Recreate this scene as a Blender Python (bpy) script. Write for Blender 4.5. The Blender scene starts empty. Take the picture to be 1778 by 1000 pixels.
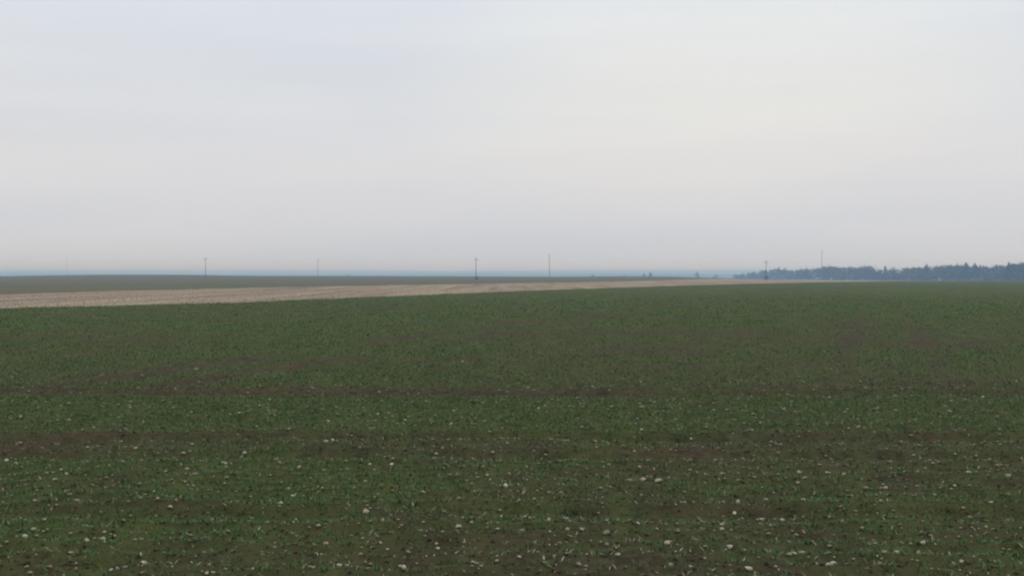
import bpy, math, random
import numpy as np

# ------------------------------------------------------------------ camera
FPX = 1906.0                    # focal length in pixels of a 1778 px wide frame
CAM_H = 1.7
HOR = 472.0                     # pixel row of the true horizon
PITCH = math.atan((500.0 - HOR) / FPX)

scene = bpy.context.scene
C = scene.collection
cam_d = bpy.data.cameras.new("camera")
cam_d.sensor_width = 36.0
cam_d.lens = FPX / 1778.0 * 36.0
cam_d.clip_start = 0.1
cam_d.clip_end = 40000.0
cam = bpy.data.objects.new("camera", cam_d)
cam.location = (0, 0, CAM_H)
cam.rotation_euler = (math.pi / 2 - PITCH, 0, 0)
C.objects.link(cam)
scene.camera = cam

# ------------------------------------------------------------------ sky and sun
SUN_AZ = math.radians(75)       # to the right of the view direction
SUN_EL = math.radians(26)
world = bpy.data.worlds.new("World")
scene.world = world
world.use_nodes = True
nt = world.node_tree
for n in list(nt.nodes):
    nt.nodes.remove(n)
W = nt.nodes.new
L = nt.links.new
out = W("ShaderNodeOutputWorld")
bg = W("ShaderNodeBackground")
sky = W("ShaderNodeTexSky")
sky.sky_type = 'NISHITA'
sky.sun_disc = False
sky.sun_elevation = SUN_EL
sky.sun_rotation = SUN_AZ
sky.air_density = 1.0
sky.dust_density = 3.0
sk = W("ShaderNodeVectorMath"); sk.operation = 'SCALE'
sk.inputs['Scale'].default_value = 0.10
L(sky.outputs[0], sk.inputs[0])
# the overcast: an even sheet of stratus seen by elevation, with long soft streaks
tc = W("ShaderNodeTexCoord")
sep = W("ShaderNodeSeparateXYZ")
L(tc.outputs['Generated'], sep.inputs[0])
mp = W("ShaderNodeMapping")
mp.inputs['Scale'].default_value = (2.2, 2.2, 14.0)
mp.inputs['Rotation'].default_value = (0.0, math.radians(7), 0.0)
L(tc.outputs['Generated'], mp.inputs[0])
ns = W("ShaderNodeTexNoise")
ns.inputs['Scale'].default_value = 1.0
ns.inputs['Detail'].default_value = 3.0
ns.inputs['Roughness'].default_value = 0.45
L(mp.outputs[0], ns.inputs['Vector'])
nadd = W("ShaderNodeMath"); nadd.operation = 'MULTIPLY_ADD'
nadd.inputs[1].default_value = 0.05
L(ns.outputs[0], nadd.inputs[0])
L(sep.outputs['Z'], nadd.inputs[2])
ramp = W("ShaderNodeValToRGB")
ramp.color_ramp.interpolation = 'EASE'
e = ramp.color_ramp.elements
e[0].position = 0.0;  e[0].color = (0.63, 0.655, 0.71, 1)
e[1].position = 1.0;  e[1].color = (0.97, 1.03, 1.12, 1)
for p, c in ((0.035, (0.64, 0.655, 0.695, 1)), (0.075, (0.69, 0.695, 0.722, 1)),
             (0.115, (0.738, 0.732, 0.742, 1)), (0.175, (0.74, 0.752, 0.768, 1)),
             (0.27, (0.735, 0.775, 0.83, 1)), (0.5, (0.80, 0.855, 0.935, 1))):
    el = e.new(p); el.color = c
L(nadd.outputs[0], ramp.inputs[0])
# one stretch of the cloud sheet is a little thinner and lets warmer light through
dotn = W("ShaderNodeVectorMath"); dotn.operation = 'DOT_PRODUCT'
flat = W("ShaderNodeMapping")       # a long flat patch, tilted up to the right
flat.vector_type = 'TEXTURE'
flat.inputs['Rotation'].default_value = (0.0, math.radians(-7), 0.0)
flat.inputs['Scale'].default_value = (1.0, 1.0, 0.45)
L(tc.outputs['Generated'], flat.inputs[0])
fnrm = W("ShaderNodeVectorMath"); fnrm.operation = 'NORMALIZE'
L(flat.outputs[0], fnrm.inputs[0])
L(fnrm.outputs[0], dotn.inputs[0])
dotn.inputs[1].default_value = (0.20, 0.92, 0.33)
mr = W("ShaderNodeMapRange")
mr.interpolation_type = 'SMOOTHSTEP'
mr.inputs['From Min'].default_value = 0.95
mr.inputs['From Max'].default_value = 1.0
L(dotn.outputs['Value'], mr.inputs['Value'])
glow = W("ShaderNodeMix"); glow.data_type = 'RGBA'; glow.blend_type = 'MULTIPLY'
glow.inputs['B'].default_value = (1.12, 1.085, 1.01, 1)
glow.clamp_result = False
L(mr.outputs[0], glow.inputs['Factor'])
# faint layers of thicker and thinner cloud
mp2 = W("ShaderNodeMapping")
mp2.inputs['Scale'].default_value = (2.0, 2.0, 20.0)
mp2.inputs['Rotation'].default_value = (0.0, math.radians(-5), 0.0)
L(tc.outputs['Generated'], mp2.inputs[0])
ns2 = W("ShaderNodeTexNoise")
ns2.inputs['Scale'].default_value = 1.35
ns2.inputs['Detail'].default_value = 4.0
ns2.inputs['Roughness'].default_value = 0.5
L(mp2.outputs[0], ns2.inputs['Vector'])
lay = W("ShaderNodeValToRGB")
lay.color_ramp.elements[0].position = 0.30; lay.color_ramp.elements[0].color = (0.935, 0.952, 0.985, 1)
lay.color_ramp.elements[1].position = 0.70; lay.color_ramp.elements[1].color = (1.0, 1.0, 1.0, 1)
L(ns2.outputs[0], lay.inputs[0])
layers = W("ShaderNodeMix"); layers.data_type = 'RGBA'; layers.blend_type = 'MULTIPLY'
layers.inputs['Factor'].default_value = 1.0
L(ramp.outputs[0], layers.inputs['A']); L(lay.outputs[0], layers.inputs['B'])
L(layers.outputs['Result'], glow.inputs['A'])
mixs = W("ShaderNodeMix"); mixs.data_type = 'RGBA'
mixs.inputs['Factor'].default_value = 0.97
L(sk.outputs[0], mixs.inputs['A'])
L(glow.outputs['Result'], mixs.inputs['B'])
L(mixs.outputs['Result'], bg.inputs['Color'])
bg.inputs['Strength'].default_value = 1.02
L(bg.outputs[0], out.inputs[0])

sun_d = bpy.data.lights.new("sun", 'SUN')
sun_d.energy = 0.5
sun_d.angle = math.radians(25)
sun_d.color = (1.0, 0.95, 0.88)
sun = bpy.data.objects.new("sun", sun_d)
sun.rotation_euler = (math.pi / 2 - SUN_EL, 0, math.pi - SUN_AZ)
sun.location = (0, 0, 60)
C.objects.link(sun)

vs = scene.view_settings
vs.view_transform = 'Standard'
vs.look = 'None'
vs.exposure = 0.0
vs.gamma = 1.0
vs.use_curve_mapping = False
scene.cycles.volume_bounces = 10
scene.cycles.max_bounces = 12
scene.cycles.filter_width = 2.1

# ------------------------------------------------------------------ noise and terrain
def _hash(ix, iy, seed):
    n = (ix.astype(np.int64) * 374761393 + iy.astype(np.int64) * 668265263 + seed * 974711) & 0x7FFFFFFF
    n = ((n ^ (n >> 13)) * 1274126177) & 0x7FFFFFFF
    n = n ^ (n >> 16)
    return (n & 0xFFFF) / 65535.0

def vnoise(x, y, seed=0):
    x = np.asarray(x, float); y = np.asarray(y, float)
    ix = np.floor(x); iy = np.floor(y)
    fx = x - ix; fy = y - iy
    fx = fx * fx * (3 - 2 * fx); fy = fy * fy * (3 - 2 * fy)
    ix = ix.astype(np.int64); iy = iy.astype(np.int64)
    a = _hash(ix, iy, seed); b = _hash(ix + 1, iy, seed)
    c = _hash(ix, iy + 1, seed); d = _hash(ix + 1, iy + 1, seed)
    return a + (b - a) * fx + (c - a) * fy + (a - b - c + d) * fx * fy

def fbm(x, y, seed=0, octaves=3):
    s = 0.0; w = 0.5; t = 0.0
    for k in range(octaves):
        s = s + w * vnoise(x * 2 ** k, y * 2 ** k, seed + 17 * k); t += w; w *= 0.5
    return s / t

def sstep(a, b, x):
    t = np.clip((np.asarray(x, float) - a) / (b - a), 0, 1)
    return t * t * (3 - 2 * t)

LEFT_D = [-9000, 0, 60, 110, 170, 270, 400, 520, 600, 680, 800, 1000, 1500, 2400, 3200, 4200, 5200, 6500, 8000, 12000]
LEFT_Z = [0, 0, -.18, -.33, -.5, -.78, -.90, -.86, -.85, -1.2, -3.0, -8, -16, -22, -12, -6, -5, 9, 11, 8]
RIGHT_D = [-9000, 0, 60, 130, 270, 400, 460, 600, 900, 1600, 2400, 3200, 4200, 5200, 6500, 8000, 12000]
RIGHT_Z = [0, 0, -.18, -.42, -1.0, -1.55, -1.82, -3.6, -6.5, -8, -20, -12, -6, -5, 11, 12, 8]

def terrain(x, y):
    x = np.asarray(x, float); y = np.asarray(y, float)
    d = np.where(y > 0, np.sqrt(y * y + 0.15 * x * x), y)
    zl = np.interp(d, LEFT_D, LEFT_Z)
    zr = np.interp(d, RIGHT_D, RIGHT_Z)
    t = sstep(0.12, 0.33, x / np.maximum(y, 40.0))
    z = zl * (1 - t) + zr * t
    # low swell on the left of the far field, and rolling far country
    z = z + 1.0 * np.exp(-((x + 205) / 75) ** 2 - ((y - 590) / 110) ** 2)
    z = z + 0.9 * sstep(350, 600, d) * (fbm(x / 70, y / 160, 5, 3) - 0.5) * (d < 900)
    z = z + sstep(2500, 4500, d) * (fbm(x / 1100 + 3.1, y / 1100, 9, 3) - 0.5) * 20
    return z

def ray(px, py):
    cx = px - 889.0; cy = 500.0 - py
    c, s = math.cos(PITCH), math.sin(PITCH)
    return np.array([cx, FPX * c + cy * s, -FPX * s + cy * c])

def ground_at(px, py):
    """world point of the terrain seen at a pixel of the photograph"""
    r = ray(px, py); r = r / r[1]
    ys = np.geomspace(3.0, 5000, 6000)
    gap = CAM_H + r[2] * ys - terrain(r[0] * ys, ys)
    k = np.argmax(gap < 0)
    yy = ys[k] if gap[k] < 0 else 5000.0
    return float(r[0] * yy), float(yy)

def at_depth(px, y):
    r = ray(px, 480); return float(r[0] / r[1] * y)

def z_at(py, y):
    r = ray(889, py); return float(CAM_H + r[2] / r[1] * y)

# boundaries of the pale stubble strip between the two fields, as ground polylines
near_line = [ground_at(px, py) for px, py in ((0, 535), (205, 530.5), (410, 525), (650, 515), (890, 505.5), (1095, 498.5), (1300, 492.5), (1420, 490.0), (1540, 488.0))]
far_line = [ground_at(px, py) for px, py in ((0, 510), (225, 504), (450, 498.8), (670, 495), (890, 491.5), (1090, 488.0))]
def _x_of_y(line, ext0, ext1):
    a = np.array(sorted(line, key=lambda p: p[1]))
    ys = np.concatenate(([a[0, 1] - 300], a[:, 1], [a[-1, 1] + 900]))
    xs = np.concatenate(([a[0, 0] - 300 * ext0], a[:, 0], [a[-1, 0] + 900 * ext1]))
    return ys, xs
NL = _x_of_y(near_line, 0.5, 0.9)
FL = _x_of_y(far_line, 0.25, 0.36)
def near_x(y): return np.interp(y, *NL)
def far_x(y): return np.minimum(np.interp(y, *FL), near_x(y) - 3.0)
ROWDIR = 0.33                   # dx/dy of the drill rows of the main field

# ------------------------------------------------------------------ material helpers
def new_mat(name, rough=0.9):
    m = bpy.data.materials.new(name); m.use_nodes = True
    b = m.node_tree.nodes['Principled BSDF']
    b.inputs['Roughness'].default_value = rough
    b.inputs['Specular IOR Level'].default_value = 0.2
    return m, m.node_tree, b

def noise_node(t, scale, detail=4, rough=0.6, vec=None):
    n = t.nodes.new("ShaderNodeTexNoise")
    n.inputs['Scale'].default_value = scale
    n.inputs['Detail'].default_value = detail
    n.inputs['Roughness'].default_value = rough
    if vec is not None: t.links.new(vec, n.inputs['Vector'])
    return n

def ramp_node(t, stops, src):
    r = t.nodes.new("ShaderNodeValToRGB")
    e = r.color_ramp.elements
    e[0].position, e[0].color = stops[0][0], (*stops[0][1], 1)
    e[1].position, e[1].color = stops[-1][0], (*stops[-1][1], 1)
    for p, c in stops[1:-1]:
        q = e.new(p); q.color = (*c, 1)
    t.links.new(src, r.inputs[0]); return r

def mix_node(t, a, b, fac, blend='MIX'):
    m = t.nodes.new("ShaderNodeMix"); m.data_type = 'RGBA'; m.blend_type = blend
    for s, v in (('A', a), ('B', b), ('Factor', fac)):
        if hasattr(v, 'links'): t.links.new(v, m.inputs[s])
        elif s == 'Factor': m.inputs['Factor'].default_value = v
        else: m.inputs[s].default_value = (*v, 1)
    return m.outputs['Result']

def pos_vec(t, scale=(1, 1, 1), rot=0.0):
    g = t.nodes.new("ShaderNodeNewGeometry")
    m = t.nodes.new("ShaderNodeMapping")
    m.inputs['Scale'].default_value = scale
    m.inputs['Rotation'].default_value = (0, 0, rot)
    t.links.new(g.outputs['Position'], m.inputs[0])
    return m.outputs[0]

def attr(t, name):
    a = t.nodes.new("ShaderNodeAttribute"); a.attribute_name = name; return a

def bump(t, b, src, strength, dist):
    n = t.nodes.new("ShaderNodeBump")
    n.inputs['Strength'].default_value = strength
    n.inputs['Distance'].default_value = dist
    t.links.new(src, n.inputs['Height']); t.links.new(n.outputs[0], b.inputs['Normal'])

# soil under the young crop: attribute "cover" is how much of the ground the shoots hide
crop_m, t, b = new_mat("crop_field_soil", 1.0)
b.inputs["Specular IOR Level"].default_value = 0.03
v = pos_vec(t)
n1 = noise_node(t, 9.0, 6, 0.7, v)
soil = ramp_node(t, [(0.28, (0.034, 0.028, 0.017)), (0.5, (0.074, 0.060, 0.037)), (0.72, (0.130, 0.106, 0.068))], n1.outputs[0])
n2 = noise_node(t, 0.55, 4, 0.6, v)
red = ramp_node(t, [(0.42, (0, 0, 0)), (0.70, (1, 1, 1))], n2.outputs[0])
soilc = mix_node(t, soil.outputs[0], (0.112, 0.076, 0.038), red.outputs[0])
soilc = mix_node(t, soil.outputs[0], soilc, 0.5)
nv = pos_vec(t, (1.0, 0.22, 1.0), math.atan(ROWDIR))
n3 = noise_node(t, 1.6, 5, 0.75, nv)
grn = ramp_node(t, [(0.30, (0.052, 0.080, 0.018)), (0.5, (0.086, 0.114, 0.028)), (0.70, (0.134, 0.142, 0.044))], n3.outputs[0])
cov = attr(t, "cover")
cn = t.nodes.new("ShaderNodeMath"); cn.operation = 'MULTIPLY_ADD'; cn.use_clamp = True
n4 = noise_node(t, 3.0, 4, 0.7, nv)
sub = t.nodes.new("ShaderNodeMath"); sub.operation = 'SUBTRACT'; sub.inputs[1].default_value = 0.5
t.links.new(n4.outputs[0], sub.inputs[0])
cn.inputs[1].default_value = 1.3
t.links.new(sub.outputs[0], cn.inputs[0]); t.links.new(cov.outputs['Fac'], cn.inputs[2])
t.links.new(mix_node(t, soilc, grn.outputs[0], cn.outputs[0]), b.inputs['Base Color'])
bump(t, b, noise_node(t, 24.0, 6, 0.75, v).outputs[0], 0.9, 0.045)

# pale stubble strip
stub_m, t, b = new_mat("stubble", 0.9)
sv = pos_vec(t, (1.0, 0.045, 1.0), math.atan(0.36))
s1 = noise_node(t, 0.42, 5, 0.62, sv)
st = ramp_node(t, [(0.33, (0.175, 0.125, 0.070)), (0.45, (0.285, 0.207, 0.130)), (0.56, (0.345, 0.257, 0.167)), (0.70, (0.40, 0.315, 0.212))], s1.outputs[0])
s2 = noise_node(t, 2.2, 4, 0.7, pos_vec(t))
sr = ramp_node(t, [(0.3, (0.76, 0.74, 0.72)), (0.7, (1.12, 1.11, 1.1))], s2.outputs[0])
t.links.new(mix_node(t, st.outputs[0], sr.outputs[0], 1.0, 'MULTIPLY'), b.inputs['Base Color'])
bump(t, b, s2.outputs[0], 0.6, 0.06)

# the ground sheet: far field, then hazy far country
far_m, t, b = new_mat("far_field", 1.0)
b.inputs["Specular IOR Level"].default_value = 0.03
f1 = noise_node(t, 0.035, 5, 0.6, pos_vec(t, (1, 0.35, 1), 0.3))
fr = ramp_node(t, [(0.33, (0.136, 0.112, 0.074)), (0.52, (0.128, 0.118, 0.066)), (0.70, (0.108, 0.118, 0.050))], f1.outputs[0])
f2 = noise_node(t, 0.0022, 4, 0.6, pos_vec(t))
fc = ramp_node(t, [(0.40, (0.030, 0.042, 0.028)), (0.55, (0.055, 0.062, 0.038)), (0.62, (0.09, 0.08, 0.055))], f2.outputs[0])
dist = attr(t, "far")
t.links.new(mix_node(t, fr.outputs[0], fc.outputs[0], dist.outputs['Fac']), b.inputs['Base Color'])

leaf_m, t, b = new_mat("shoot", 0.6)
la = attr(t, "tint")
lr = ramp_node(t, [(0.0, (0.044, 0.092, 0.021)), (0.55, (0.068, 0.130, 0.035)), (0.88, (0.125, 0.166, 0.050)), (1.0, (0.24, 0.21, 0.10))], la.outputs['Fac'])
t.links.new(lr.outputs[0], b.inputs['Base Color'])
b.inputs['Specular IOR Level'].default_value = 0.12

straw_m, t, b = new_mat("straw", 0.8)
oi = attr(t, "tint")
t.links.new(ramp_node(t, [(0.0, (0.17, 0.13, 0.085)), (0.6, (0.29, 0.25, 0.18)), (1.0, (0.42, 0.38, 0.29))], oi.outputs['Fac']).outputs[0], b.inputs['Base Color'])

stone_m, t, b = new_mat("stone", 0.85)
o = t.nodes.new("ShaderNodeObjectInfo")
oc = ramp_node(t, [(0.0, (0.23, 0.20, 0.14)), (0.3, (0.40, 0.355, 0.255)), (0.6, (0.56, 0.515, 0.39)), (0.8, (0.54, 0.40, 0.285)), (1.0, (0.68, 0.635, 0.50))], o.outputs['Random'])
tcn = t.nodes.new("ShaderNodeTexCoord")
sn = noise_node(t, 30.0, 5, 0.7, tcn.outputs['Object'])
sg = ramp_node(t, [(0.3, (0.5, 0.47, 0.42)), (0.65, (1.05, 1.05, 1.05))], sn.outputs[0])
t.links.new(mix_node(t, oc.outputs[0], sg.outputs[0], 1.0, 'MULTIPLY'), b.inputs['Base Color'])
bump(t, b, sn.outputs[0], 0.5, 0.004)

def wood_mat(name, c0, c1):
    m, t, b = new_mat(name, 0.9)
    tcn = t.nodes.new("ShaderNodeTexCoord")
    n = noise_node(t, 2.0, 4, 0.6, tcn.outputs['Object'])
    t.links.new(ramp_node(t, [(0.3, c0), (0.7, c1)], n.outputs[0]).outputs[0], b.inputs['Base Color'])
    return m
bark_m = wood_mat("bark", (0.045, 0.037, 0.030), (0.085, 0.070, 0.058))
pole_m = wood_mat("weathered_pole_wood", (0.060, 0.052, 0.044), (0.115, 0.102, 0.088))
steel_m = wood_mat("galvanised_steel", (0.16, 0.165, 0.17), (0.23, 0.235, 0.24))
ceramic_m = wood_mat("ceramic", (0.12, 0.07, 0.045), (0.16, 0.10, 0.065))
def foliage_mat(name, c0, c1, c2):
    m, t, b = new_mat(name, 0.75)
    a = attr(t, "tint")
    t.links.new(ramp_node(t, [(0, c0), (0.5, c1), (1, c2)], a.outputs['Fac']).outputs[0], b.inputs['Base Color'])
    return m
pine_m = foliage_mat("pine_needles", (0.020, 0.034, 0.020), (0.036, 0.056, 0.030), (0.055, 0.078, 0.040))
broad_m = foliage_mat("broad_leaf_foliage", (0.040, 0.036, 0.022), (0.085, 0.070, 0.040), (0.14, 0.11, 0.066))
twig_m = foliage_mat("winter_twigs", (0.045, 0.037, 0.032), (0.072, 0.060, 0.050), (0.10, 0.085, 0.07))

# ------------------------------------------------------------------ mesh helpers
def mesh_from(name, verts, faces, mat=None, tint=None, attrs=None, smooth=False):
    me = bpy.data.meshes.new(name)
    verts = np.asarray(verts, dtype=np.float32); faces = np.asarray(faces, dtype=np.int32)
    k = faces.shape[1]
    me.vertices.add(len(verts)); me.vertices.foreach_set("co", verts.ravel())
    me.loops.add(faces.size); me.loops.foreach_set("vertex_index", faces.ravel())
    me.polygons.add(len(faces))
    me.polygons.foreach_set("loop_start", np.arange(0, faces.size, k, dtype=np.int32))
    if smooth: me.polygons.foreach_set("use_smooth", np.ones(len(faces), dtype=bool))
    me.update(calc_edges=True)
    for an, av in (attrs or {}).items():
        a = me.attributes.new(an, 'FLOAT', 'POINT'); a.data.foreach_set("value", np.asarray(av, dtype=np.float32))
    if tint is not None:
        a = me.attributes.new("tint", 'FLOAT', 'POINT'); a.data.foreach_set("value", np.asarray(tint, dtype=np.float32))
    if mat: me.materials.append(mat)
    return me

def link(name, me, parent=None, loc=(0, 0, 0), **props):
    o = bpy.data.objects.new(name, me); C.objects.link(o)
    o.location = loc
    if parent is not None: o.parent = parent
    for k, v in props.items(): o[k] = v
    return o

def grid_faces(nr, nc):
    i = np.arange(nr - 1)[:, None] * nc + np.arange(nc - 1)[None, :]
    return np.stack([i, i + 1, i + nc + 1, i + nc], -1).reshape(-1, 4)

# ------------------------------------------------------------------ ground sheet (to the horizon)
ang = np.concatenate([np.linspace(-math.pi, -0.75, 60)[:-1], np.linspace(-0.75, 0.75, 300), np.linspace(0.75, math.pi, 60)[1:]])
dd = np.concatenate([[0.05], np.geomspace(2.0, 9000, 280)])
A, D = np.meshgrid(ang, dd)
X = D * np.sin(A); Y = D * np.cos(A)
Z = terrain(X, Y) - 0.10
me = mesh_from("ground", np.stack([X, Y, Z], -1).reshape(-1, 3), grid_faces(*A.shape), far_m,
               attrs={"far": sstep(700, 1300, D).ravel()}, smooth=True)
link("ground", me, kind="structure")

# ------------------------------------------------------------------ crop cover and relief of the near field
def rowline(x, y, x0, y0):
    """signed distance across the drill direction from a tramline through (x0, y0)"""
    return (x - x0) - ROWDIR * (y - y0)

TRAM = [ground_at(0, 685), ground_at(240, 664), ground_at(700, 590)]
T0 = TRAM[1]
def bands(x, y):
    w = y + 0.6 * (fbm(x / 4.0, y / 4.0, 31, 3) - 0.5) + 0.02 * x
    return w

def cover(x, y):
    x = np.asarray(x, float); y = np.asarray(y, float)
    w = bands(x, y)
    big = fbm(x / 3.2 + 7, y / 2.0, 41, 3)
    fine = fbm(x / 0.8, y / 0.30, 47, 3)
    g = 0.66 + 1.0 * (big - 0.5) + 0.85 * (fine - 0.5)
    lush = sstep(11.8, 12.4, w) * (1 - sstep(14.8, 15.5, w))                   # dense band of shoots
    g = g + 0.42 * lush
    worn = sstep(9.9, 10.4, w) * (1 - sstep(11.4, 11.9, w))                    # bare wheeled band
    g = g - 0.36 * worn * (1 - 0.5 * sstep(0.0, 2.5, x)) * (0.5 + fbm(x / 1.6, y / 0.5, 49, 2))
    g = g - 0.55 * np.exp(-((w - 15.9) / 0.32) ** 2) * (1 - sstep(0.5, 4.0, x))   # headland turn
    g = g - 0.28 * np.exp(-((x + 3.6) / 1.3) ** 2 - ((y - 9.4) / 1.0) ** 2)       # bare patches
    g = g - 0.22 * np.exp(-((x + 2.6) / 1.2) ** 2 - ((y - 6.7) / 0.55) ** 2)
    g = g + 0.35 * np.exp(-((x + 0.9) / 1.5) ** 2 - ((y - 8.9) / 0.65) ** 2)
    g = g + 0.25 * np.exp(-((x + 1.3) / 1.6) ** 2 - ((y - 7.3) / 0.5) ** 2)
    main = sstep(15.6, 16.4, w)
    for k in range(-6, 14):                                                    # tramlines of the main field
        for off in (-0.9, 0.9):
            q = rowline(x, y, T0[0] + 12.0 * k, T0[1]) - off
            g = g - main * 0.6 * np.exp(-(q / 0.30) ** 2) * (0.5 + vnoise(x / 3, y / 6, 53)) * (1.0 if k == 0 else 0.45)
    g = g + 0.55 * sstep(16, 22, y) * (fbm(x / 7 + 2.3, y / 9, 57, 2) - 0.5)
    thin = sstep(15.8, 17, w) * (1 - sstep(30, 48, y)) * sstep(-4, 3, x)
    g = g - 0.13 * thin
    return np.clip(g, 0, 1)

def relief(x, y, cell):
    """clods, drill ridges and wheel ruts; detail finer than the mesh cell is left out"""
    x = np.asarray(x, float); y = np.asarray(y, float)
    z = 0.0
    for wl, amp, seed in ((1.6, 0.035, 61), (0.62, 0.030, 62), (0.26, 0.042, 63), (0.12, 0.028, 64)):
        z = z + amp * (vnoise(x / wl, y / (wl * 0.72), seed) - 0.5) * np.clip(wl / (2.2 * cell) - 0.5, 0, 1)
    w = bands(x, y)
    rows = np.cos(2 * math.pi * (y + 0.05 * vnoise(x / 1.5, y, 66)) / 0.30) * (1 - sstep(15.5, 16.2, w))
    q = rowline(x, y, 0, 0)
    rows = rows + np.cos(2 * math.pi * q / 0.30) * sstep(15.7, 16.4, w)
    z = z + 0.010 * rows * np.clip(0.30 / (2.2 * cell) - 0.5, 0, 1)
    for yc in (10.25, 11.45, 15.75, 7.75):
        yy = yc + 0.10 * (vnoise(x / 4.0, x * 0 + yc, 67) - 0.5) * 2
        z = z - (0.055 if yc != 7.75 else 0.04) * np.exp(-((y - yy) / 0.15) ** 2) * (0.35 + 1.3 * vnoise(x / 0.9, y * 0 + yc, 68)) + 0.02 * np.exp(-((y - yy - 0.36) / 0.14) ** 2)
    return z * (1 - sstep(60, 120, y))

def field_z(x, y):
    cell = 0.0045 * np.sqrt(np.asarray(x) ** 2 + (np.asarray(y) + 3.0) ** 2)
    return terrain(x, y) + relief(x, y, cell)

ang = np.linspace(-0.82, 0.82, 370)
dd = np.concatenate([np.geomspace(4.2, 60, 640), np.geomspace(60, 520, 230)[1:]])
A, D = np.meshgrid(ang, dd)
X = D * np.sin(A); Y = D * np.cos(A) - 3.0
Z = field_z(X, Y)
edge_n = 2.6 * (fbm(X / 2.2, Y / 5, 71, 3) - 0.5)
F = grid_faces(*A.shape)
inside = (X > near_x(Y) + edge_n) & (Y < 470 - 0.05 * X)
F = F[inside.ravel()[F].all(1)]
far_share = 0.62 + 0.38 * sstep(14, 42, Y)
cv = cover(X, Y) * far_share + 0.30 * sstep(25, 70, Y) * (fbm((X - ROWDIR * Y) / 5, Y / 22, 73, 3) - 0.30)
used = np.zeros(X.size, bool); used[F.ravel()] = True
idx = np.cumsum(used) - 1
V = np.stack([X, Y, Z], -1).reshape(-1, 3)[used]
me = mesh_from("crop_field", V, idx[F], crop_m, attrs={"cover": cv.ravel()[used]}, smooth=True)
link("crop_field", me, kind="structure")

# ------------------------------------------------------------------ stubble strip
ys = np.geomspace(40, 1300, 460)
us = np.linspace(0, 1, 30)
U, Yg = np.meshgrid(us, ys)
x0 = np.maximum(far_x(Yg), -1e4); x1 = near_x(Yg) + 0.8
X = x0 + (x1 - x0) * U + np.where((U == 0), 2.0 * (vnoise(Yg / 9, Yg * 0, 75) - 0.5), 0)
Z = terrain(X, Yg) - 0.05 + 0.05 * (vnoise(X / 0.9, Yg / 2, 76) - 0.5)
me = mesh_from("stubble_strip", np.stack([X, Yg, Z], -1).reshape(-1, 3), grid_faces(*U.shape), stub_m, smooth=True)
link("stubble_strip", me, kind="structure")

# ------------------------------------------------------------------ blades (young crop, straw) as stuff
def blades(name, px, py, pz, length, width, azim, lean, tint, mat, segs=2, **props):
    n = len(px)
    ca, sa = np.cos(azim), np.sin(azim)
    pts = []
    for f, wf in (((0.0, 0.8), (0.5, 1.0), (1.0, 0.12)) if segs == 2 else ((0.0, 1.0), (1.0, 0.35))):
        r = length * (f * np.sin(lean) * (0.6 + 0.4 * f)); h = length * f * (np.cos(lean) + (1 - f) * 0.15)
        cx = px + ca * r; cy = py + sa * r; cz = pz + h
        for s in (-1, 1):
            pts.append(np.stack([cx - s * sa * width * wf / 2, cy + s * ca * width * wf / 2, cz], -1))
    V = np.stack(pts, 1).reshape(-1, 3)
    k = 2 * segs + 2
    base = np.arange(n)[:, None, None] * k
    F = (base + np.array([[0, 1, 3, 2], [2, 3, 5, 4]][:segs])[None]).reshape(-1, 4)
    me = mesh_from(name, V, F, mat, tint=np.repeat(tint, k))
    return link(name, me, **props)

rng = np.random.default_rng(7)
def scatter_wedge(n, d0, d1, power, half=0.56):
    """points in a wedge from the verge; density falls with distance to the given power"""
    u = rng.random(n); p = 2.0 - power
    d = (d0 ** p + u * (d1 ** p - d0 ** p)) ** (1 / p)
    a = (rng.random(n) * 2 - 1) * half
    return d * np.sin(a), d * np.cos(a)

def shoots(gx, gy, nb, lo, hi, wlo, whi, name, grow, label):
    head = bands(gx, gy) < 16.0
    ry = np.round(gy / 0.15) * 0.15 + rng.normal(0, 0.034, len(gy))
    rq = np.round((gx - ROWDIR * gy) / 0.15) * 0.15 + rng.normal(0, 0.036, len(gx))
    gy = np.where(head, ry, gy); gx = np.where(head, gx, rq + ROWDIR * gy)
    keep = rng.random(len(gx)) < np.clip(cover(gx, gy) * 1.12 - 0.06, 0.03, 1) ** 1.2
    keep &= gx > near_x(gy) + rng.normal(0.2, 0.9, len(gx))
    keep &= rng.random(len(gx)) > sstep(50, 145, gy)
    gx, gy = gx[keep], gy[keep]
    gz = field_z(gx, gy) - 0.006
    n = len(gx) * nb
    bx = np.repeat(gx, nb) + rng.normal(0, 0.009, n); by = np.repeat(gy, nb) + rng.normal(0, 0.009, n)
    g = grow(by)
    tint = np.clip(rng.normal(0.42, 0.2, n), 0, 0.9)
    tint[rng.random(n) < 0.03] = 1.0
    blades(name, bx, by, np.repeat(gz, nb), rng.uniform(lo, hi, n) * g ** 0.5, rng.uniform(wlo, whi, n) * g,
           rng.uniform(0, 2 * math.pi, n), rng.uniform(0.55, 1.42, n), tint, leaf_m, segs=2 if nb > 2 else 1,
           kind="stuff", label=label, category="crop")
gx, gy = scatter_wedge(92000, 5.0, 17.0, 0.0)
shoots(gx, gy, 4, 0.020, 0.060, 0.0038, 0.0068, "winter_crop_shoots", lambda y: np.ones_like(y), "young green cereal shoots in drilled rows across the near field")
gx, gy = scatter_wedge(300000, 17.0, 150.0, 2.2)
shoots(gx, gy, 2, 0.026, 0.066, 0.007, 0.012, "winter_crop_shoots", lambda y: np.clip(y / 17.0, 1, 4) ** 0.8, "young green cereal shoots thinning into the distance of the field")

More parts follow.
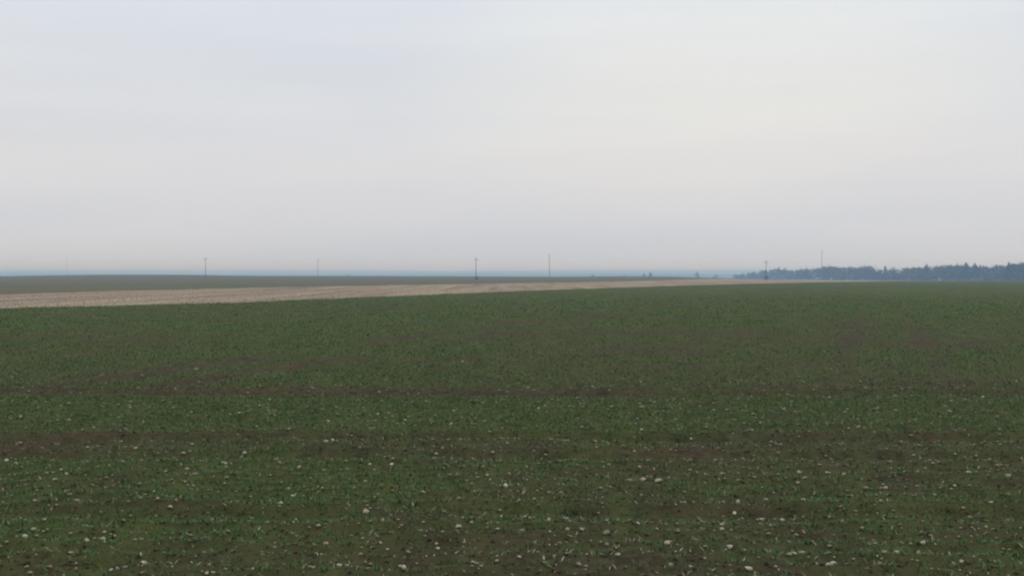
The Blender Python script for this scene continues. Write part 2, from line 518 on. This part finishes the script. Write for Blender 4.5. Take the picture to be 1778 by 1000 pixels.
# bits of old straw lying about the field
sx, sy = scatter_wedge(14000, 5.0, 40.0, 1.2)
k = sx > near_x(sy) + 1
sx, sy = sx[k], sy[k]; n = len(sx)
blades("straw_litter", sx, sy, field_z(sx, sy) + 0.008, rng.uniform(0.015, 0.05, n), rng.uniform(0.004, 0.010, n),
       rng.uniform(0, 2 * math.pi, n), rng.uniform(0.95, 1.5, n), rng.random(n), straw_m,
       kind="stuff", label="pale bits of old straw scattered between the green shoots", category="straw")

# standing stubble and dry grass on the strip
n = 26000
ty = np.exp(rng.uniform(math.log(45), math.log(320), n))
f = rng.random(n) ** 0.8
tx = far_x(ty) + (near_x(ty) + 0.9 - far_x(ty)) * f
blades("stubble_stalks", tx, ty, terrain(tx, ty) - 0.06, rng.uniform(0.05, 0.14, n), rng.uniform(0.015, 0.035, n),
       rng.uniform(0, 2 * math.pi, n), rng.uniform(0.1, 0.7, n), rng.random(n), straw_m,
       kind="stuff", label="short dry stubble stalks covering the pale strip", category="stubble")

# ------------------------------------------------------------------ crumbs and clods of soil
cx, cy = scatter_wedge(34000, 5.0, 19.0, 0.4)
k = (rng.random(len(cx)) > cover(cx, cy) * 0.75)
cx, cy = cx[k], cy[k]; n = len(cx)
cz = field_z(cx, cy)
octa = np.array([(1, 0, 0), (0, 1, 0), (-1, 0, 0), (0, -1, 0), (0, 0, 1), (0, 0, -1)], float)
tri = np.array([(0, 1, 4), (1, 2, 4), (2, 3, 4), (3, 0, 4), (1, 0, 5), (2, 1, 5), (3, 2, 5), (0, 3, 5)])
cr = (0.006 + 0.012 * rng.random(n) ** 3)
P = octa[None] * rng.uniform(0.6, 1.3, (n, 6, 1)) + rng.normal(0, 0.18, (n, 6, 3))
a_ = rng.uniform(0, 6.28, n); ca, sa = np.cos(a_)[:, None], np.sin(a_)[:, None]
P = np.stack([P[..., 0] * ca - P[..., 1] * sa, P[..., 0] * sa + P[..., 1] * ca, P[..., 2] * 0.6], -1) * cr[:, None, None]
P = P + np.stack([cx, cy, cz + cr * 0.3], -1)[:, None, :]
me = mesh_from("soil_clods", P.reshape(-1, 3), (np.arange(n)[:, None, None] * 6 + tri[None]).reshape(-1, 3), crop_m, attrs={"cover": np.full(n * 6, -0.5)})
link("soil_clods", me, kind="stuff", label="crumbly brown soil clods lying between the shoots of the near field", category="soil")

# ------------------------------------------------------------------ stones
def stone_mesh(seed):
    r = np.random.default_rng(seed)
    import bmesh
    bm = bmesh.new(); bmesh.ops.create_icosphere(bm, subdivisions=1, radius=1.0)
    s = np.array([1.0, r.uniform(0.5, 0.9), r.uniform(0.35, 0.75)])
    cuts = [(lambda v: v / np.linalg.norm(v))(r.normal(size=3)) for _ in range(7)]
    lim = r.uniform(0.45, 0.85, 7)
    for v in bm.verts:
        p = np.array(v.co) * r.uniform(0.86, 1.1)
        for c, l in zip(cuts, lim):
            d = p @ c
            if d > l: p = p - c * (d - l)
        v.co = p * s
    me = bpy.data.meshes.new("stone"); bm.to_mesh(me); bm.free(); me.materials.append(stone_m)
    return me
stones = [stone_mesh(200 + i) for i in range(14)]
rnd = random.Random(11)
def field_hit(px, py):
    x, y = ground_at(px, py); return x, y
def put_stone(x, y, r, label, group=None):
    o = bpy.data.objects.new("stone", rnd.choice(stones)); C.objects.link(o)
    o.scale = (r, r * rnd.uniform(0.8, 1.1), r * rnd.uniform(0.8, 1.15))
    o.rotation_euler = (rnd.uniform(-.3, .3), rnd.uniform(-.3, .3), rnd.uniform(0, 6.28))
    o.location = (x, y, float(field_z(x, y)) + r * 0.42)
    o['label'] = label; o['category'] = 'stone'
    if group: o['group'] = group
    return o
GRP = "pale stones scattered over the field"
special = {
    (121, 866, 1.5): "larger pinkish stone of a touching pair on brown soil, lower left",
    (133, 869, 1.1): "smaller stone touching the larger pinkish one on brown soil, lower left",
    (1117, 838, 1.35): "left stone of the flat white pair lying right of centre",
    (1143, 839, 1.6): "right and wider stone of the flat white pair right of centre",
    (1268, 955, 1.5): "broad pinkish stone near the bottom edge, right of centre",
    (1253, 922, 1.2): "pale stone just above the broad pinkish one, right of centre",
    (152, 963, 1.35): "rightmost of three pale stones in a row, bottom left",
    (123, 967, 1.1): "middle one of three pale stones in a row, bottom left",
    (88, 962, 1.2): "leftmost of three pale stones in a row, bottom left",
    (1300, 996, 1.4): "flat pale stone cut by the bottom edge of the picture",
    (11, 800, 1.3): "pale stone at the left edge, by the upper wheel tracks",
    (803, 629, 1.2): "lone white stone far out in the field, left of centre",
    (1530, 870, 1.4): "pale pinkish stone among shoots towards the right edge",
    (1158, 942, 1.4): "chunky pale stone right of centre in the lowest part of the field",
    (796, 918, 1.4): "pinkish stone left of centre among thin shoots near the bottom",
    (1670, 977, 1.2): "pale yellowish stone in the bottom right corner area",
}
for (px, py, s), lab in special.items():
    x, y = field_hit(px, py); put_stone(x, y, 0.0148 * s * (1 + 0.05 * y), lab, None)
traced = [(60,875),(193,768),(152,782),(190,783),(235,782),(275,785),(388,802),(345,801),(325,812),(425,788),(480,793),(519,813),(185,829),
 (255,847),(267,856),(758,788),(754,799),(784,799),(826,820),(846,828),(839,814),(878,851),(863,918),(661,938),(758,938),(760,950),
 (821,985),(863,974),(636,890),(642,884),(565,943),(408,899),(193,996),(218,983),(250,982),(58,920),(78,910),(43,937),(150,939),(370,995),
 (340,644),(583,674),(1195,799),(1110,810),(1102,785),(1388,820),(1570,824),(1503,849),(1473,857),(1330,868),(1394,872),(1658,848),
 (1750,830),(1750,856),(1220,924),(1378,965),(1395,962),(1520,940),(1602,949),(1528,984),(1447,980),(1200,982),(1165,977),(1005,978),
 (1073,967),(902,975),(907,918),(1055,894),(987,903),(985,922),(1010,919),(1108,910),(1053,930),(1358,896),(1322,894),(1700,898),
 (1685,893),(1275,884),(1765,665),(1062,711),(935,712),(1440,690),(1525,712),(180,700),(284,695),(652,731),(668,716),(505,745),(1385,745),
 (1490,747),(1640,745),(1707,690),(1360,714),(225,711),(36,725),(120,735),(415,720),(788,717),(1305,753),(1200,757),(957,765)]
def stone_label(px, py):
    side = ("left quarter" if px < 445 else "left centre" if px < 889 else "right centre" if px < 1334 else "right quarter")
    if py > 930: what = "small pale stone in the row nearest the bottom edge"
    elif py > 870: what = "small pale stone among sparse shoots in the near field"
    elif py > 805: what = "small pale stone just below the bare wheeled soil band"
    elif py > 760: what = "small pale stone lying on the bare wheeled soil band"
    elif py > 680: what = "small pale stone in the dense band of green shoots"
    else: what = "small pale stone far out on the thin crop"
    return f"{what}, {side}"
for px, py in traced:
    x, y = field_hit(px, py)
    put_stone(x, y, rnd.uniform(0.0095, 0.0175) * (1 + 0.09 * y), stone_label(px, py), GRP)
for n in range(182):
    if n % 3 == 0:
        px = rnd.uniform(-20, 1800); py = rnd.uniform(690, 1003); hub = (px, py)
    else:                                   # many lie in loose clusters
        px = hub[0] + rnd.gauss(0, 38); py = min(max(hub[1] + rnd.gauss(0, 14), 690), 1003)
    x, y = field_hit(px, py)
    put_stone(x, y, (0.0060 + 0.0100 * rnd.random() ** 1.8) * (1 + 0.09 * y), stone_label(px, py), GRP)
# the countless small ones beyond
sx, sy = scatter_wedge(5200, 5.0, 30.0, 1.1)
k = (sx > near_x(sy) + 1) & (rng.random(len(sx)) > 0.92 * sstep(13, 20, sy))
sx, sy = sx[k], sy[k]
sz = field_z(sx, sy)
tv = np.empty(len(stones[0].vertices) * 3); VV, FF, base = [], [], 0
for i in range(len(sx)):
    m = stones[i % len(stones)]
    m.vertices.foreach_get("co", tv); p = tv.reshape(-1, 3)
    r = (0.0058 + 0.0065 * rng.random() ** 2) * (1 + 0.10 * min(sy[i], 15.0)); a = rng.uniform(0, 6.28)
    q = np.stack([p[:, 0] * math.cos(a) - p[:, 1] * math.sin(a), p[:, 0] * math.sin(a) + p[:, 1] * math.cos(a), p[:, 2]], -1) * r
    VV.append(q + (sx[i], sy[i], sz[i] + r * 0.45 + 0.004))
    if i < len(stones): pass
    fa = np.empty(len(m.polygons) * 3, dtype=np.int32); m.polygons.foreach_get("vertices", fa)
    FF.append(fa.reshape(-1, 3) + base); base += len(p)
me = mesh_from("small_stones", np.concatenate(VV), np.concatenate(FF), stone_m)
link("small_stones", me, kind="stuff", label="countless small stones and chips strewn over the field soil", category="stones")

# ------------------------------------------------------------------ trees
def tube(pts, radii, sides=6):
    """tapered tube through points; returns verts, quad faces"""
    V, F = [], []
    for i, (p, r) in enumerate(zip(pts, radii)):
        d = np.array(pts[min(i + 1, len(pts) - 1)]) - np.array(pts[max(i - 1, 0)])
        d = d / (np.linalg.norm(d) + 1e-9)
        a = np.cross(d, (0.31, 0.92, 0.17)); a /= np.linalg.norm(a); b_ = np.cross(d, a)
        for k in range(sides):
            t_ = 2 * math.pi * k / sides
            V.append(np.array(p) + r * (math.cos(t_) * a + math.sin(t_) * b_))
    for i in range(len(pts) - 1):
        for k in range(sides):
            F.append((i * sides + k, i * sides + (k + 1) % sides, (i + 1) * sides + (k + 1) % sides, (i + 1) * sides + k))
    return V, F

def leaf_quads(centres, size, r):
    n = len(centres)
    a = r.normal(size=(n, 3)); a /= np.linalg.norm(a, axis=1)[:, None]
    b_ = np.cross(a, r.normal(size=(n, 3))); b_ /= np.linalg.norm(b_, axis=1)[:, None]
    s = (size * r.uniform(0.55, 1.3, n))[:, None] * 0.5
    V = np.stack([centres - a * s - b_ * s * .7, centres + a * s - b_ * s * .5, centres + a * s * .8 + b_ * s * .7, centres - a * s * .7 + b_ * s * .6], 1).reshape(-1, 3)
    return V, np.arange(n * 4).reshape(-1, 4)

def tree_geom(kind, seed, nleaf, lsize, limbs=True):
    """a 10 m tree: trunk with limbs, and the crown as many small leaf clumps"""
    r = np.random.default_rng(seed)
    V, F = [], []
    def add(pts, rad, sides=6):
        v, f = tube(pts, rad, sides); o = len(V)
        V.extend(v); F.extend([tuple(i + o for i in q) for q in f])
    bend = r.normal(0, 0.18, 2)
    top = 9.3 if kind == 'pine' else 8.0
    add([(0, 0, -0.4), (0, 0, 0.6), (bend[0] * .6, bend[1] * .6, top * .5), (bend[0], bend[1], top)], [0.22, 0.18, 0.13, 0.03])
    cl = []
    if kind == 'pine':
        z0 = r.uniform(1.6, 3.6); nl = 15
        for i in range(nl):
            z = z0 + (9.4 - z0) * i / nl
            L_ = (1.0 - (i / nl) ** 1.5) * r.uniform(1.2, 2.1) + 0.35
            a = i * 2.4 + r.uniform(-.5, .5)
            e_ = np.array([math.cos(a) * L_, math.sin(a) * L_, z + r.uniform(-.1, .5)])
            if limbs: add([(bend[0] * .7, bend[1] * .7, z), tuple(e_)], [0.055, 0.015], 4)
            m = max(4, int(nleaf / nl))
            f = r.uniform(0.25, 1.05, m)[:, None]
            cl.append(np.array([bend[0] * .7, bend[1] * .7, z]) * (1 - f) + e_ * f + r.normal(0, 0.26, (m, 3)))
        cl.append(np.array([bend[0], bend[1], 9.5]) + r.normal(0, 1, (int(nleaf * .05) + 3, 3)) * (.15, .15, .35))
    else:
        nl = 11
        for i in range(nl):
            a = i * 2.4 + r.uniform(-.6, .6)
            z = r.uniform(2.2, 6.8); L_ = r.uniform(1.3, 2.9) * (1.0 if z < 5.5 else 0.7)
            e_ = np.array([math.cos(a) * L_, math.sin(a) * L_, min(z + r.uniform(.8, 2.4), 9.2)])
            mid = (np.array([0, 0, z]) + e_) / 2 + (0, 0, -.1)
            if limbs: add([(bend[0] * .6, bend[1] * .6, z), tuple(mid), tuple(e_)], [0.085, 0.05, 0.015], 4)
            m = max(4, int(nleaf / (nl + 2)))
            sp = r.uniform(.55, .95)
            cl.append(e_ * (1, 1, 1) + r.normal(0, sp, (m, 3)) * (1, 1, .75))
        cl.append(np.array([bend[0], bend[1], 8.6]) + r.normal(0, .75, (int(nleaf * .12) + 4, 3)))
        if kind == 'low':
            cl.append(np.array([0, 0, 2.5]) + r.normal(0, 1, (int(nleaf * .25) + 4, 3)) * (1.6, 1.6, 1.0))
    cen = np.concatenate(cl); cen[:, 2] = np.clip(cen[:, 2], 0.3, 10.2)
    lv, lf = leaf_quads(cen, lsize, r)
    tint = np.repeat(np.clip(r.normal(0.5, 0.25, len(cen)), 0, 1), 4)
    return np.array(V), np.array(F), lv, lf, tint

KM = {'pine': pine_m, 'broad': broad_m, 'bare': twig_m, 'low': broad_m}
LIB = {}
for kind, nleaf, ls, nvar in (('pine', 420, 0.50, 5), ('broad', 480, 0.50, 4), ('bare', 300, 0.30, 4), ('low', 380, 0.55, 3)):
    LIB[kind] = []
    for i in range(nvar):
        V, F, lv, lf, ti = tree_geom(kind, 900 + 31 * i + len(kind), nleaf, ls)
        LIB[kind].append((mesh_from("trunk", V, F, bark_m, smooth=True), mesh_from("crown", lv, lf, KM[kind], tint=ti)))

def put_tree(name, kind, x, y, height, width, label, group, cat='tree'):
    e_ = bpy.data.objects.new(name, None); C.objects.link(e_)
    e_.location = (x, y, float(terrain(x, y)) - 0.1)
    e_.scale = (width, width, height / 10.0)
    e_.rotation_euler = (0, 0, rnd.uniform(0, 6.28))
    e_.empty_display_size = 0.5
    e_['label'] = label; e_['category'] = cat
    if group: e_['group'] = group
    tm, cm = rnd.choice(LIB[kind])
    link("trunk" if name != "shrub" else "stem", tm, e_); link("crown" if name != "shrub" else "foliage", cm, e_)
    return e_

# skyline of the wood: photo column, row of the tree top, kind
SKY = [(1278,475,'b'),(1290,474,'b'),(1300,472,'b'),(1309,471.5,'l'),(1318,470,'b'),(1326,468,'b'),(1338,466.5,'b'),(1352,463.5,'p'),(1363,465,'l'),(1375,468,'b'),(1383,467.5,'l'),(1391,466,'l'),(1400,465,'p'),
 (1410,464.5,'b'),(1420,464,'l'),(1430,462,'l'),(1440,461,'l'),(1450,462,'l'),(1462,463.5,'l'),(1475,462.5,'p'),(1485,463.5,'l'),(1493,461,'l'),
 (1501,460.5,'l'),(1510,461,'l'),(1517,464,'b'),(1525,464.5,'b'),(1537,462,'p'),(1544,467,'b'),(1552,463.5,'l'),(1560,467.5,'b'),(1567,464,'b'),
 (1575,462.5,'b'),(1585,462.5,'b'),(1595,461.5,'b'),(1602,463,'b'),(1609,459,'p'),(1617,464,'b'),(1626,461,'l'),(1635,460,'l'),(1645,460,'l'),
 (1653,458.5,'l'),(1662,458,'l'),(1670,459,'b'),(1677,455.5,'p'),(1685,461,'b'),(1693,457.5,'p'),(1703,459,'b'),(1713,461,'b'),(1725,460,'b'),
 (1737,459.5,'l'),(1746,462,'b'),(1752,456,'p'),(1760,457.5,'l'),(1767,456,'b'),(1775,454.5,'l'),(1786,455,'l'),(1797,457,'l'),(1808,456,'b')]
def wood_depth(px):
    return float(1.0 / np.interp(px, [1270, 1360, 1440, 1620, 1780, 2200], [1/1500, 1/1300, 1/1080, 1/900, 1/800, 1/640]))
def wood_label(px, k):
    kind = {'p': 'dark pointed evergreen tree', 'l': 'dense bushy tree', 'b': 'thin leafless tree'}[k]
    spot = ("at the low left tip of the hazy wood" if px < 1322 else
            "in the wood between the right hand poles" if px < 1424 else
            "right of the tall faint pole" if px < 1518 else
            "at the notch in the wood's skyline" if px < 1562 else
            "just right of the wood's notch" if px < 1622 else
            "in the hazy wood's right half" if px < 1744 else
            "in the tall group at the wood's right end")
    return f"{kind} {spot}"
UNIQUE = {1352: "tallest pointed evergreen between the two right hand poles, hazy wood",
          1537: "lone evergreen standing up inside the notch of the wood's skyline",
          1609: "thin dark spire tree sticking up just right of the wood's notch",
          1677: "darkest tall spire on the skyline of the wood's right half"}
ORD = ["first", "second", "third", "fourth", "fifth", "sixth", "seventh", "eighth", "ninth", "tenth", "eleventh"]
TREE_LABEL, seen = {}, {}
for px, ty_, k in SKY:
    seen.setdefault(wood_label(px, k), []).append(px)
for lab, pxs in seen.items():
    for i, px in enumerate(pxs):
        TREE_LABEL[px] = UNIQUE.get(px) or (lab if len(pxs) == 1 else f"{ORD[i]} {lab.replace('tree ', 'tree from the left ', 1)}")
for px, ty_, k in SKY:
    d = wood_depth(px) + rnd.uniform(-12, 12)
    x = at_depth(px, d); h = z_at(ty_, d) - float(terrain(x, d)) + 0.1
    kind = {'p': 'pine', 'l': 'broad', 'b': 'bare'}[k]
    wd = h / 10 * {'p': 1.0, 'l': 1.05, 'b': 0.95}[k] * rnd.uniform(0.9, 1.15)
    name = {'p': 'evergreen_tree', 'l': 'broad_leaf_tree', 'b': 'leafless_tree'}[k]
    put_tree(name, kind, x, d, h, wd, TREE_LABEL[px], "trees along the edge of the far wood")

# the body of the wood behind its edge, read as one mass
VV, FF, TT, base = [], [], [], 0
WL = [tree_geom(k, 700 + i, 70, 1.15, False) for i, k in enumerate(('broad', 'pine', 'low', 'broad', 'low', 'pine'))]
sx_ = np.array([s[0] for s in SKY]); sy_ = np.array([s[1] for s in SKY])
r = np.random.default_rng(3)
for i in range(900):
    px = r.uniform(1276, 2150) if i > 45 else r.uniform(1512, 1572); dep = wood_depth(px) * (1 + 0.02 + 0.22 * r.random() ** 1.3)
    if i < 430: dep = wood_depth(px) * (1 + 0.02 * r.random() - 0.004)
    x = at_depth(px, dep); g = float(terrain(x, dep))
    ttop = np.interp(px, sx_, sy_) + r.uniform(1.0, 6.0)
    if 1516 < px < 1565: ttop += 2.5
    h = max(z_at(ttop, dep) - g, 2.0)
    if i < 430: h = h * r.uniform(0.3, 0.72)
    _, _, lv, lf, ti = WL[i % len(WL)]
    a = r.uniform(0, 6.28); s = h / 10 * (r.uniform(0.9, 1.3) if i >= 430 else r.uniform(1.3, 2.2))
    q = np.stack([(lv[:, 0] * math.cos(a) - lv[:, 1] * math.sin(a)) * s + x, (lv[:, 0] * math.sin(a) + lv[:, 1] * math.cos(a)) * s + dep, lv[:, 2] * h / 10 + g], -1)
    VV.append(q); FF.append(lf + base); TT.append(np.clip(ti + r.uniform(-.2, .2), 0, 1)); base += len(q)
    tv_, tf_ = tube([(x, dep, g - .3), (x, dep, g + h * .85)], [0.018 * h, 0.004 * h], 4)
    VV.append(np.array(tv_)); FF.append(np.array(tf_) + base); TT.append(np.full(len(tv_), 0.1)); base += len(tv_)
me = mesh_from("far_wood", np.concatenate(VV), np.concatenate(FF), broad_m, tint=np.concatenate(TT))
link("far_wood", me, kind="stuff", label="hazy blue grey wood on the right horizon, reading as one mass", category="wood")

# tops of far trees showing over the crest of the far field
for px, ty_, d, kind, wd, lab in (
    (605, 476.0, 1150, 'low', 1.1, "low faint tree top on the skyline between the left poles"),
    (1030, 475.8, 1150, 'low', 0.9, "tiny faint tree top on the skyline right of the central faint pole"),
    (1085, 474.5, 1250, 'bare', 0.8, "small thin tree top left of the pair on the skyline"),
    (1118, 473.0, 1250, 'low', 0.95, "left and lower tree top of the pair on the skyline"),
    (1129, 471.2, 1250, 'broad', 1.0, "right and taller tree top of the pair on the skyline"),
    (1162, 475.5, 1250, 'bare', 0.8, "tiny leafless tree top right of the pair on the skyline"),
    (1211, 470.5, 1400, 'broad', 1.1, "lone round tree top left of the wood's tip on the skyline"),
    (1243, 476.0, 1300, 'low', 1.2, "low tree top between the lone round one and the wood")):
    x = at_depth(px, d); h = max(z_at(ty_, d) - float(terrain(x, d)), 3.0)
    put_tree('far_tree', kind, x, d, h, wd, lab, "tree tops over the crest")

# ------------------------------------------------------------------ utility poles
import bmesh
def box(bm, c, s):
    r_ = bmesh.ops.create_cube(bm, size=1.0)
    for v in r_['verts']:
        v.co = (v.co.x * s[0] + c[0], v.co.y * s[1] + c[1], v.co.z * s[2] + c[2])
def bm_obj(name, bm, mat, parent, loc=(0, 0, 0)):
    me = bpy.data.meshes.new(name); bm.to_mesh(me); bm.free(); me.materials.append(mat)
    return link(name, me, parent, loc)
concrete_m = wood_mat("weathered_concrete", (0.20, 0.195, 0.185), (0.30, 0.29, 0.275))
def utility_pole(px, top, d, rad, label, group, tilt=0.0):
    x = at_depth(px, d); g = float(terrain(x, d)); H = z_at(top, d) - g
    e_ = bpy.data.objects.new("utility_pole", None); C.objects.link(e_)
    e_.location = (x, d, g - 0.12); e_.rotation_euler = (0, tilt, 0.12); e_.empty_display_size = 0.5
    e_['label'] = label; e_['category'] = 'pole'; e_['group'] = group
    V, F = tube([(0, 0, -0.9), (0, 0, 0.3), (0, 0, H * .5), (0, 0, H)], [rad * 1.15, rad * 1.1, rad * .92, rad * .75], 10)
    link("shaft", mesh_from("shaft", V, F, pole_m if group == GA else concrete_m, smooth=True), e_)
    arm = H - 0.75
    bm = bmesh.new(); box(bm, (0, -rad - 0.03, arm), (1.5, 0.09, 0.11)); bmesh.ops.bevel(bm, geom=bm.edges[:], offset=0.012, segments=1)
    bm_obj("crossarm", bm, steel_m, e_)
    for s in (-1, 1):
        V, F = tube([(s * 0.05, -rad - 0.02, arm - 0.6), (s * 0.5, -rad - 0.02, arm - 0.04)], [0.022, 0.022], 5)
        link("brace", mesh_from("brace", V, F, steel_m), e_)
    for ix, iz, iy in ((-0.66, arm + 0.05, -rad - 0.03), (0.66, arm + 0.05, -rad - 0.03), (0, H - 0.05, 0)):
        pts = [(ix, iy, iz), (ix, iy, iz + .06), (ix, iy, iz + .08), (ix, iy, iz + .14), (ix, iy, iz + .16), (ix, iy, iz + .22)]
        V, F = tube(pts, [.02, .02, .065, .05, .075, .03], 8)
        link("insulator", mesh_from("insulator", V, F, ceramic_m, smooth=True), e_)
GA = "nearer row of dark poles"; GB = "farther row of faint poles"
utility_pole(357, 446.5, 445, 0.09, "dark pole at the left, standing on the far field's crest", GA)
utility_pole(826.5, 446.5, 375, 0.095, "dark pole in the middle, rising by the far edge of the pale strip", GA)
utility_pole(1330, 451.5, 392, 0.085, "pole in front of the left tip of the hazy wood", GA)
utility_pole(116, 450, 800, 0.07, "faintest pole, at the far left above the crest", GB)
utility_pole(552, 449.5, 720, 0.14, "faint pole between the two dark poles left of centre", GB)
utility_pole(954, 441.5, 660, 0.17, "tall faint pole just right of the dark middle pole", GB)
utility_pole(1427, 435.5, 640, 0.15, "tall faint pole rising above the hazy wood", GB)
x = at_depth(1331, 390); put_tree('shrub', 'low', x, 390, 1.7, 0.26, "dark shrub at the foot of the pole before the wood", None, 'shrub')
x = at_depth(827, 374); put_tree('shrub', 'low', x + 0.2, 374, 1.1, 0.2, "small dark shrub at the foot of the middle pole", None, 'shrub')

# ------------------------------------------------------------------ haze
bm = bmesh.new(); box(bm, (0, 0, (-46 + 24) / 2), (19000, 19000, 70))
me = bpy.data.meshes.new("haze"); bm.to_mesh(me); bm.free()
hz = bpy.data.materials.new("haze"); hz.use_nodes = True
t = hz.node_tree
for n_ in list(t.nodes): t.nodes.remove(n_)
ho = t.nodes.new("ShaderNodeOutputMaterial"); pv = t.nodes.new("ShaderNodeVolumePrincipled")
pv.inputs['Color'].default_value = (0.40, 0.66, 1.0, 1)
pv.inputs['Absorption Color'].default_value = (1, 1, 1, 1)
pv.inputs['Density'].default_value = 0.00056
pv.inputs['Anisotropy'].default_value = 0.30
t.links.new(pv.outputs[0], ho.inputs['Volume'])
me.materials.append(hz)
link("haze", me, kind="stuff", label="thin blue haze filling the air over the far country", category="haze")
